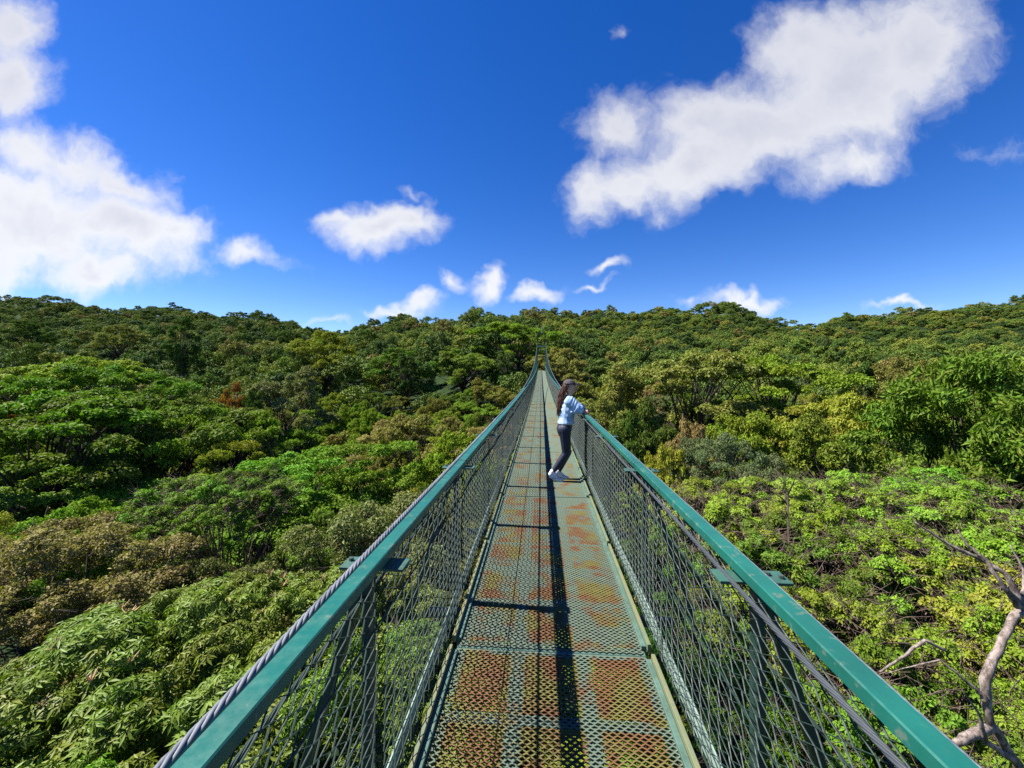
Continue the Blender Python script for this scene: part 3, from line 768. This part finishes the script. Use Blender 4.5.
# below the bridge, seen through the meshes
for i, (px, py, d, wpx, kd, c, lb) in enumerate([
  (500, 860, 6.0, 300, 'palmate', 'bright green', 'broadleaf tree seen through the deck grating nearest the camera'), (580, 800, 6.5, 260, 'thicket2', 'lime green', 'small-leaved tree under the near deck, right half'),
  (440, 640, 8.8, 170, 'thicket', 'bright green', 'leafy tree showing through the left fence beside the second post'), (560, 600, 11.0, 200, 'olive', 'mid green', 'tree under the deck ahead of the second post'),
  (600, 560, 15., 180, 'dome', 'olive green', 'tree under the deck short of the person'), (520, 520, 18., 170, 'dome2', 'mid green', 'tree under the deck below the person')]):
    H(kd, px, py, d, wpx, c, lb)

def pxof(d, s): return 512+F*s/d
pts = [(t['x'], t['y'], t['w']/2) for t in trees]
PX = np.array([p[0] for p in pts]); PY = np.array([p[1] for p in pts]); PR = np.array([p[2] for p in pts])
def ok(x, y, r):
    global PX, PY, PR
    dd = np.hypot(PX-x, PY-y)
    if np.any(dd < (PR+r)*0.64): return False
    if abs(x) < 2.6 and 60 < y < 70: return False
    PX = np.append(PX, x); PY = np.append(PY, y); PR = np.append(PR, r); return True
# scatter the rest of the canopy, nearest first
cand = []
palette = ['bright green', 'dark green', 'mid green', 'mid green', 'yellow-green', 'olive green', 'grey-green', 'lime green', 'olive green', 'mid green', 'lime green']
nsc = 0
NMAX = 298
band_d = 9.0
extra = []
while band_d < 125 and len(trees) < NMAX:
    step = 2.0
    n_try = int((band_d+step)**2*1.35/2.2)-int(band_d**2*1.35/2.2)
    for _ in range(n_try*3):
        d = random.uniform(band_d, band_d+step); u = random.uniform(-1.5, 1.48); s = u*d
        wd = random.choice([5.0, 6.0, 7.0, 8.0, 9.5]) if d > 20 else random.uniform(4, 6)
        if d > 80: wd *= 1.15
        x, y = world_sd(s, d)
        if not ok(x, y, wd/2): continue
        px = pxof(d, s)
        top = float(crel(px, d))+random.uniform(-1.6, 0.7)
        if abs(x) < 4 and y < 64: top = min(top, zdk(y)-EYE-2.6)
        if d < 16: kd = random.choice(['thicket2', 'olive', 'thicket', 'olive'])
        else: kd = random.choice(['flat', 'layer', 'dome', 'dome2', 'fine', 'dome', 'tall', 'droop', 'fine', 'dome2'])
        c = random.choice(palette)
        if px < 420 and d < 40: c = random.choice(['bright green', 'mid green', 'bright green', 'yellow-green', 'dark green'])
        if random.random() < 0.02 and d > 35: c = 'orange-brown'
        if random.random() < 0.04 and d > 16: c = 'tan'
        tree(kd, px, d, top, wd, c)
        if len(trees) >= NMAX: break
    band_d += step
DFAR = band_d
print('individual trees', len(trees), 'to distance', DFAR)
# labels for the scattered ones: ordinal from the left inside a small bucket
ORD = ['leftmost', 'second from left', 'third from left', 'fourth from left', 'fifth from left', 'sixth from left', 'seventh from left', 'eighth from left', 'ninth from left', 'tenth from left',
       'eleventh from left', 'twelfth from left', 'thirteenth from left', 'fourteenth from left', 'fifteenth from left']
def band(d):
    for lim, nm in ((16, 'nearest the bridge end'), (24, 'on the near valley side'), (34, 'in the valley dip'), (44, 'on the valley floor'), (54, 'at the slope foot'), (64, 'low on the slope'), (76, 'on the lower slope'), (88, 'halfway up the slope'), (100, 'high on the slope'), (999, 'highest on the slope')):
        if d < lim: return nm
from collections import defaultdict
bk = defaultdict(list)
for t in trees:
    if t['label']: t['o']['label'] = t['label']; t['o']['group'] = 'trees of the cloud forest canopy'; continue
    side = 'left of bridge' if t['px'] < 541 else 'right of bridge'
    bk[(t['col'], t['noun'], band(t['d']), side)].append(t)
for (c, noun, b, side), lst in bk.items():
    lst.sort(key=lambda t: t['px'])
    for i, t in enumerate(lst):
        pre = '' if len(lst) == 1 else ORD[i]+' '
        t['o']['label'] = (pre+'%s %s %s, %s' % (c, noun, b, side))
        t['o']['group'] = 'trees of the cloud forest canopy'

# far forest: one mass of crowns on the hills (geometry nodes), past the individual trees
fp = []
FX, FY, FR = [], [], []
cell = {}
def okf(x, y, r):
    ci, cj = int(x//8), int(y//8)
    for a in range(ci-1, ci+2):
        for b in range(cj-1, cj+2):
            for (qx, qy, qr) in cell.get((a, b), ()):
                if (qx-x)**2+(qy-y)**2 < ((qr+r)*0.6)**2: return False
    cell.setdefault((ci, cj), []).append((x, y, r)); return True
for a, b, c in zip(PX, PY, PR): cell.setdefault((int(a//8), int(b//8)), []).append((a, b, c))
def fill(d0, d1, wmin, wmax, dens):
    area = 1.5*(d1*d1-d0*d0); n = int(area*dens)
    for _ in range(n):
        d = math.sqrt(random.uniform(d0*d0, d1*d1)); u = random.uniform(-1.5, 1.5); s = u*d
        wd = random.uniform(wmin, wmax); x, y = world_sd(s, d)
        if not okf(x, y, wd/2): continue
        px = pxof(d, s); top = EYE+float(crel(px, d))+random.uniform(-2.4, 1.4)+(random.uniform(1.5, 4.0) if random.random() < 0.09 else 0)
        fp.append((x, y, top, wd, random.choice([0, 0, 0, 1, 1, 2])))
fill(DFAR-14, DFAR, 6.5, 10, 0.08)
fill(DFAR, 205, 5.5, 9, 0.08)
fill(205, 245, 8, 12, 0.015)
fill(245, 470, 5.5, 11, 0.075)
print('far crowns', len(fp))
fpa = np.array(fp)
me = bpy.data.meshes.new('far_forest'); me.vertices.add(len(fp))
me.vertices.foreach_set('co', np.stack([fpa[:, 0], fpa[:, 1], fpa[:, 2]-TOP], -1).astype(np.float32).ravel())
for nm, arr in (('wid', fpa[:, 3]/9.4), ('rot', rng.uniform(0, 6.28, len(fp)))):
    a = me.attributes.new(nm, 'FLOAT', 'POINT'); a.data.foreach_set('value', arr.astype(np.float32))
a = me.attributes.new('kd', 'INT', 'POINT'); a.data.foreach_set('value', fpa[:, 4].astype(np.int32))
far = bpy.data.objects.new('far_forest', me); COL.objects.link(far)
tag(far, 'dense dark green forest covering the hills up to the skyline', 'forest', kind='stuff')
ng = bpy.data.node_groups.new('scatter_crowns', 'GeometryNodeTree')
ng.interface.new_socket('Geometry', in_out='INPUT', socket_type='NodeSocketGeometry')
ng.interface.new_socket('Geometry', in_out='OUTPUT', socket_type='NodeSocketGeometry')
gi = ng.nodes.new('NodeGroupInput'); gout = ng.nodes.new('NodeGroupOutput')
cur_geo = []
def nattr(nm, dt):
    nd = ng.nodes.new('GeometryNodeInputNamedAttribute'); nd.data_type = dt; nd.inputs[0].default_value = nm; return nd.outputs[0]
cx_ = ng.nodes.new('ShaderNodeCombineXYZ'); ng.links.new(nattr('rot', 'FLOAT'), cx_.inputs[2])
sx_ = ng.nodes.new('ShaderNodeCombineXYZ'); wa = nattr('wid', 'FLOAT')
ng.links.new(wa, sx_.inputs[0]); ng.links.new(wa, sx_.inputs[1]); sx_.inputs[2].default_value = 1.0
jn = ng.nodes.new('GeometryNodeJoinGeometry')
# crowns of three individual trees standing at the far edge of the counted ones are the pattern
srt = sorted([t for t in trees if not t['label']], key=lambda t: -t['d'])
last = [t for t in srt if t['noun'] == 'rounded tree'][:2]+[t for t in srt if t['noun'] == 'tall tree'][:1]
for i, (t, kd) in enumerate(zip(last, ('far_a', 'far_b', 'far_c'))):
    cme, tme = KIND[kd][0], KIND[kd][1]
    for ch in t['o'].children:
        if ch.name.startswith('crown'): ch.data = cme; src = ch
        else: ch.data = tme
    oi = ng.nodes.new('GeometryNodeObjectInfo'); oi.inputs['Object'].default_value = src; oi.transform_space = 'ORIGINAL'
    iop = ng.nodes.new('GeometryNodeInstanceOnPoints')
    cmp_ = ng.nodes.new('FunctionNodeCompare'); cmp_.data_type = 'INT'; cmp_.operation = 'EQUAL'
    ng.links.new(nattr('kd', 'INT'), cmp_.inputs[2]); cmp_.inputs[3].default_value = i
    ng.links.new(gi.outputs[0], iop.inputs['Points']); ng.links.new(cmp_.outputs[0], iop.inputs['Selection'])
    ng.links.new(oi.outputs['Geometry'], iop.inputs['Instance'])
    ng.links.new(cx_.outputs[0], iop.inputs['Rotation']); ng.links.new(sx_.outputs[0], iop.inputs['Scale'])
    ng.links.new(iop.outputs[0], jn.inputs[0])
ng.links.new(jn.outputs[0], gout.inputs[0])
md = far.modifiers.new('scatter', 'NODES'); md.node_group = ng

# --- dead pale branch at the lower right
def branch_tree():
    base = P(1075, 700, 5.2); root = empty('dead_tree', (base.x, base.y, float(ground_z(np.array(base.x), np.array(base.y)))))
    def q(px, py, d): return P(px, py, d)-Vector(root.location)
    rr = random.Random(5)
    def wig(pl, n=5, a=0.03):
        o = []
        for i in range(len(pl)-1):
            for k in range(n):
                t = k/n; v = pl[i][0].lerp(pl[i+1][0], t); r_ = pl[i][1]*(1-t)+pl[i+1][1]*t
                o.append((v+Vector((rr.uniform(-a, a), rr.uniform(-a, a), rr.uniform(-a, a)))*min(0.35, r_*14), r_*rr.uniform(0.93, 1.08)))
        o.append(pl[-1]); return o
    def lim(pl, sides=8):
        w_ = wig([(q(*a[:3]), a[3]) for a in pl]); MB().tube([a for a, b in w_], [b for a, b in w_], sides).build('limb', M['pale_bark'], root, smooth=True)
    tr = MB(); w_ = wig([(Vector((0.3, 0, -0.3)), 0.2), (q(1040, 900, 4.9), 0.15), (q(1018, 765, 4.6), 0.05), (q(990, 722, 4.5), 0.038), (q(985, 680, 4.5), 0.046), (q(1008, 628, 4.6), 0.042), (q(1026, 600, 4.7), 0.04), (q(1060, 560, 4.9), 0.04)])
    tr.tube([a for a, b in w_], [b for a, b in w_], 10)
    lim([(1020, 602, 4.65, 0.04), (1008, 575, 4.7, 0.026), (985, 562, 4.8, 0.022), (950, 545, 4.9, 0.018), (915, 522, 5.0, 0.008)])
    lim([(1018, 606, 4.6, 0.035), (1002, 585, 4.6, 0.024), (985, 560, 4.7, 0.02), (965, 542, 4.8, 0.014), (958, 530, 4.85, 0.006)])
    lim([(990, 728, 4.5, 0.05), (965, 738, 4.4, 0.045), (950, 745, 4.4, 0.03), (925, 752, 4.4, 0.012)])
    lim([(985, 700, 4.5, 0.04), (978, 690, 4.5, 0.02), (940, 660, 4.6, 0.010), (905, 668, 4.7, 0.006), (885, 674, 4.7, 0.003)], 5)
    lim([(1012, 760, 4.5, 0.04), (985, 740, 4.4, 0.03), (980, 715, 4.35, 0.015), (962, 690, 4.3, 0.006)], 5)
    lim([(1022, 600, 4.7, 0.03), (1024, 570, 4.8, 0.015), (1010, 545, 4.9, 0.006)], 5)
    lim([(945, 650, 5.0, 0.020), (925, 640, 5.0, 0.020), (905, 655, 5.0, 0.016), (880, 672, 5.0, 0.010)], 6)
    tr.build('trunk', M['pale_bark'], root, smooth=True)
    tag(root, 'leaning dead tree with pale lichen bark and forked bare branches at the bottom right', 'dead tree')
branch_tree()
def snag(px, py, d, h, label, seed, dark=True, spread=1.0):
    b = P(px, py, d); rr = random.Random(seed)
    gz = float(ground_z(np.array(b.x), np.array(b.y))); root = empty('bare_tree', (b.x, b.y, gz)); H0 = b.z-gz
    mb = MB(); mb.tube([(0, 0, -0.3), (0.1, 0, H0*0.5), (0, 0.1, H0)], [0.07, 0.035, 0.022], 7)
    def grow(p, dirv, l, r_, n):
        m = p+dirv*l*0.5+Vector((rr.uniform(-.15, .15), rr.uniform(-.15, .15), rr.uniform(-.05, .1)))*l; e = p+dirv*l
        lm.tube([p, m, e], [r_, r_*0.75, r_*0.5], 5)
        if n:
            for _ in range(rr.choice([2, 3, 3])):
                nd = (dirv*0.9+Vector((rr.uniform(-1, 1)*spread, rr.uniform(-1, 1)*spread, rr.uniform(-0.3, 0.7)))).normalized()
                grow(m.lerp(e, rr.uniform(0.2, 1)), nd, l*rr.uniform(0.5, 0.8), r_*0.5, n-1)
    mt = M['bark'] if dark else M['twig']
    for _ in range(4):
        lm = MB(); grow(Vector((0, 0.1, H0-rr.uniform(0.0, 0.3))), Vector((rr.uniform(-1, 1)*spread, rr.uniform(-1, 1)*spread, 0.6)).normalized(), h*0.45, 0.022, 3)
        lm.build('limb', mt, root, smooth=True)
    mb.build('trunk', mt, root, smooth=True)
    tag(root, label, 'bare tree')
snag(790, 493, 9.3, 0.9, 'dark leafless forked snag standing above the low mottled canopy on the right', 3)
snag(700, 505, 9.4, 0.7, 'small bare twig cluster behind the right handrail', 12, dark=False)

# flower spikes on the palmate tree
fr_ = random.Random(3); fs_ = MB()
tp = [t for t in trees if t['label'] and t['label'].startswith('palmate-leaved tree')]
for t in tp[:2]:
    root = t['o']
    cc = [v for v in KIND['palmate'][0].vertices][::4]
    allc = sorted(((v.co.z, v.index) for v in cc[::97]), reverse=True)[:150]
    for z, i in fr_.sample(allc, 13):
        co = KIND['palmate'][0].vertices[i].co; m = MB()
        for q in range(7):
            d = Vector((fr_.uniform(-1, 1), fr_.uniform(-1, 1), fr_.uniform(0.6, 1.4))).normalized()*fr_.uniform(0.1, 0.2)
            m.tube([co, co+d*0.5, co+d], [0.006, 0.013, 0.005], 4)
        m.build('flower_spike', M['flower'], root)

# ------------------------------------------------------------------ person
PY_ = 6.3
person = empty('person', (0.25, PY_, zdk(PY_)+0.001))
tag(person, 'woman in dark cap, light blue denim jacket and navy leggings leaning on the right handrail', 'person')
Z0 = Vector((0.25, PY_, 0))
def blob(name, segs, mat, parent, voxel=0.008, smooth_it=4, drop=True):
    bm = bmesh.new()
    for (a, ra, b, rb) in segs:
        t = bmesh.new(); 
        for c, r_ in ((a, ra), (b, rb)):
            sc_ = r_ if hasattr(r_, '__len__') else (r_, r_, r_)
            bmesh.ops.create_uvsphere(t, u_segments=14, v_segments=9, radius=1, matrix=Matrix.Translation(Vector(c)) @ Matrix.Diagonal((*sc_, 1)))
        res = bmesh.ops.convex_hull(t, input=t.verts, use_existing_faces=False)
        kill = [e for e in res['geom_interior'] if isinstance(e, bmesh.types.BMVert)]
        bmesh.ops.delete(t, geom=list(set(kill)), context='VERTS')
        # keep hull faces only
        tm = bpy.data.meshes.new('tmp'); t.to_mesh(tm); t.free(); bm.from_mesh(tm); bpy.data.meshes.remove(tm)
    me = bpy.data.meshes.new(name); bm.to_mesh(me); bm.free()
    o = bpy.data.objects.new(name, me); COL.objects.link(o)
    m1 = o.modifiers.new('r', 'REMESH'); m1.mode = 'VOXEL'; m1.voxel_size = voxel
    m2 = o.modifiers.new('s', 'SMOOTH'); m2.iterations = smooth_it; m2.factor = 0.5
    dg = bpy.context.evaluated_depsgraph_get(); dg.update()
    ne = bpy.data.meshes.new_from_object(o.evaluated_get(dg)); o.modifiers.clear(); o.data = ne
    bpy.data.meshes.remove(me); ne.name = name
    ne.materials.clear(); ne.materials.append(mat); ne.shade_smooth()
    o.parent = parent
    return o
def q(x, y, z): return Vector((x, PY_+y, z))-Z0
# facing +x ; right side of the body is towards the camera (-y)
hipR, hipL = q(.312, -.085, .81), q(.312, .085, .81)
kneeR, kneeL = q(.330, -.075, .44), q(.365, .09, .42)
ankR, ankL = q(.125, -.07, .145), q(.215, .07, .12)
toeR, toeL = q(.225, -.075, .028), q(.32, .075, .028)
pel = q(.315, 0, .86); waist = q(.345, 0, 1.0); chest = q(.378, 0, 1.17); neckb = q(.388, 0, 1.30)
shR, shL = q(.385, -.15, 1.255), q(.385, .15, 1.255)
elR, elL = q(.545, -.19, 1.13), q(.56, .20, 1.13)
wrR, wrL = q(.575, .03, 1.175), q(.615, -.02, 1.12)
head = q(.40, 0, 1.465)
def hand(wr, dirv, side):
    """palm, four curled fingers and a thumb; side is the sideways axis of the palm"""
    d = dirv.normalized(); s = side.normalized(); n = d.cross(s).normalized()
    if n.z > 0: n = -n
    palm = wr+d*0.05; out = [(wr, .024, palm, (.034, .034, .020))]
    for i, (off, ln) in enumerate(((-.028, .068), (-.009, .078), (.010, .073), (.028, .058))):
        a = wr+d*0.078+s*off; b = a+d*ln*0.45+n*ln*0.1; c = b+d*ln*0.28+n*ln*0.3; e = c+d*ln*0.06+n*ln*0.28
        out += [(wr+d*0.035+s*off*0.8, .010, a, .0095), (a, .0092, b, .0085), (b, .0085, c, .0078), (c, .0078, e, .007)]
    a = wr+d*0.018-s*0.026; b = a+d*0.03-s*0.028+n*0.008; c = b+d*0.028-s*0.006+n*0.012
    out += [(a, .012, b, .0105), (b, .0105, c, .0085)]
    return out
segs = [(pel, (.10, .14, .09), waist, (.085, .115, .07)), (waist, (.085, .115, .07), chest, (.10, .135, .09)), (chest, (.10, .135, .09), neckb, (.06, .09, .04)),
        (neckb, .048, q(.395, 0, 1.385), .046),
        (q(.395, 0, 1.475), (.092, .074, .095), q(.40, 0, 1.455), (.088, .070, .085)), (q(.41, 0, 1.43), (.070, .058, .065), q(.43, 0, 1.385), (.040, .040, .025)),
        (q(.485, 0, 1.455), .012, q(.505, 0, 1.428), .013), (q(.478, -.03, 1.478), .014, q(.478, .03, 1.478), .014), (q(.478, 0, 1.398), (.016, .022, .010), q(.480, 0, 1.405), (.016, .02, .009)),
        (q(.385, -.072, 1.45), (.018, .010, .028), q(.385, -.074, 1.44), (.014, .010, .022)), (q(.385, .072, 1.45), (.018, .010, .028), q(.385, .074, 1.44), (.014, .010, .022)),
        (chest, .07, shR, .052), (chest, .07, shL, .052), (shR, .050, elR, .038), (shL, .050, elL, .038), (elR, .037, wrR, .024), (elL, .037, wrL, .024),
        (hipR, .085, kneeR, .052), (hipL, .085, kneeL, .052), (kneeR, .055, ankR, .034), (kneeL, .055, ankL, .034),
        (pel, .095, hipR, .085), (pel, .095, hipL, .085), (ankR, .032, toeR, .026), (ankL, .032, toeL, .026)]
segs += hand(wrR, Vector((.15, .95, -.12)), Vector((-.95, .15, 0))) + hand(wrL, Vector((.1, -.98, -.1)), Vector((-.98, -.1, 0)))
body = blob('body', segs, M['skin'], person, 0.005, 3)
blob('leggings', [(q(.325, 0, .90), (.115, .155, .05), q(.305, 0, .80), (.118, .155, .09)), (q(.28, -.07, .80), .092, q(.29, -.07, .76), .088), (q(.28, .07, .80), .092, q(.29, .07, .76), .088),
   (hipR, .098, kneeR, .060), (hipL, .098, kneeL, .060), (kneeR, .062, q(.238, -.07, .30), .056), (kneeL, .062, q(.298, .08, .29), .056), (q(.238, -.07, .30), .056, ankR+Vector((.012, 0, .015)), .038), (q(.298, .08, .29), .056, ankL+Vector((.012, 0, .015)), .038)], M['leggings'], person, 0.007, 4)
jk = [(q(.33, 0, .90), (.130, .165, .035), waist+Vector((0, 0, -.02)), (.115, .15, .06)), (waist, (.115, .15, .06), chest, (.128, .165, .08)), (chest, (.125, .165, .08), q(.375, 0, 1.285), (.075, .11, .03)),
      (chest+Vector((0, 0, .03)), .095, shR, .074), (chest+Vector((0, 0, .03)), .095, shL, .074), (shR, .076, elR+Vector((-.02, 0, -.01)), .062), (shL, .076, elL, .062),
      (elR+Vector((-.02, 0, -.01)), .062, wrR.lerp(elR, .25), .040), (elL, .06, wrL.lerp(elL, .25), .040), (q(.385, -.05, 1.30), .03, q(.385, .05, 1.30), .03), (q(.44, 0, 1.28), .025, q(.36, 0, 1.315), .03),
      (q(.50, -.20, 1.14), .055, q(.44, -.16, 1.10), .05)]
jacket = blob('jacket', jk, M['denim'], person, 0.007, 3)
for v in jacket.data.vertices:      # cloth folds
    c = v.co; f = 0.0028*math.sin(c.z*62+9*math.sin(c.x*17)+4*c.y)+0.002*math.sin(c.x*75+c.z*33)
    v.co = c+v.normal*f
for nm, an, to in (('sneaker', ankR, toeR), ('sneaker', ankL, toeL)):
    d = (to-an); dx = Vector((d.x, 0, 0)).normalized(); heel = an+Vector((-.045, 0, -.035))
    ball = to+Vector((-.03, 0, .010))
    s = blob(nm, [(an+Vector((0, 0, .012)), .041, heel+Vector((.014, 0, .0)), .037), (heel+Vector((.014, 0, 0)), .036, ball, (.04, .042, .030)), (ball, (.04, .042, .030), to+Vector((.035, 0, .0)), (.032, .036, .022)), (an, .04, ball, .036)], M['shoe'], person, 0.005, 3)
    so = MB(); a = heel+Vector((-.010, 0, -.034)); b = ball+Vector((0.0, 0, -.026)); c = to+Vector((.06, 0, -.020))
    so.bar(a, b, 0.066, 0.016); so.bar(b+Vector((0, 0, .002)), c, 0.072, 0.014)
    so.build('sole', M['sole'], s)
# head wear, hair, eyes, mouth
cp = blob('cap', [(q(.388, 0, 1.515), (.104, .088, .030), q(.385, 0, 1.535), (.088, .076, .050))], M['cap'], person, 0.005, 2)
bill = MB(); nb = 12
rows = []
for i in range(nb+1):
    a = -PI/2+PI*i/nb
    rows.append((q(.445+.03*math.cos(a), .080*math.sin(a), 1.518-.026*abs(math.sin(a))), q(.468+.108*math.cos(a), .078*math.sin(a), 1.528-.022*math.cos(a)-.030*abs(math.sin(a)))))
for dz in (0, 0.006):
    for a, b in rows: bill.v += [tuple(a+Vector((0, 0, dz))), tuple(b+Vector((0, 0, dz)))]
n2 = 2*(nb+1)
for i in range(nb):
    a = 2*i; bill.f += [[a, a+1, a+3, a+2][::-1], [n2+a, n2+a+1, n2+a+3, n2+a+2], [a+1, a+3, n2+a+3, n2+a+1], [a, a+2, n2+a+2, n2+a]]
bill.build('bill', M['cap'], cp, smooth=True)
hr = MB(); rr = random.Random(11)
for i in range(115):
    a = rr.uniform(-1.35, 1.35); y0 = .074*math.sin(a); x0 = .395-.085*math.cos(a)
    l = rr.uniform(.32, .54); ph = rr.uniform(0, 6.28); sp_ = rr.uniform(-.05, .05)
    pts = []
    for k in range(16):
        t = k/15; curl = .010*t**.5
        x = x0-.055*math.sin(min(1, t*1.6)*PI*.55)*(.5+.5*math.cos(a))-.06*t + curl*math.cos(k*1.25+ph); y = y0*(1-.35*t)+sp_*t+curl*math.sin(k*1.25+ph)
        pts.append(q(x, y, 1.515-l*t))
    hr.tube(pts, [.0075]+[.009]*9+[.007, .006, .005, .004, .003, .002], 4)
hr.build('hair', M['hair'], person, smooth=True)
for sy in (-1, 1):
    e = MB(); 
    e.tube([q(.472, sy*.030, 1.458), q(.478, sy*.030, 1.458), q(.484, sy*.030, 1.458)], [.006, .010, .004], 8); e.build('eye', M['eye'], person, smooth=True)
MB().tube([q(.474, -.020, 1.400), q(.488, 0, 1.402), q(.474, .020, 1.400)], [.003, .006, .003], 6).build('mouth', M['lip'], person, smooth=True)
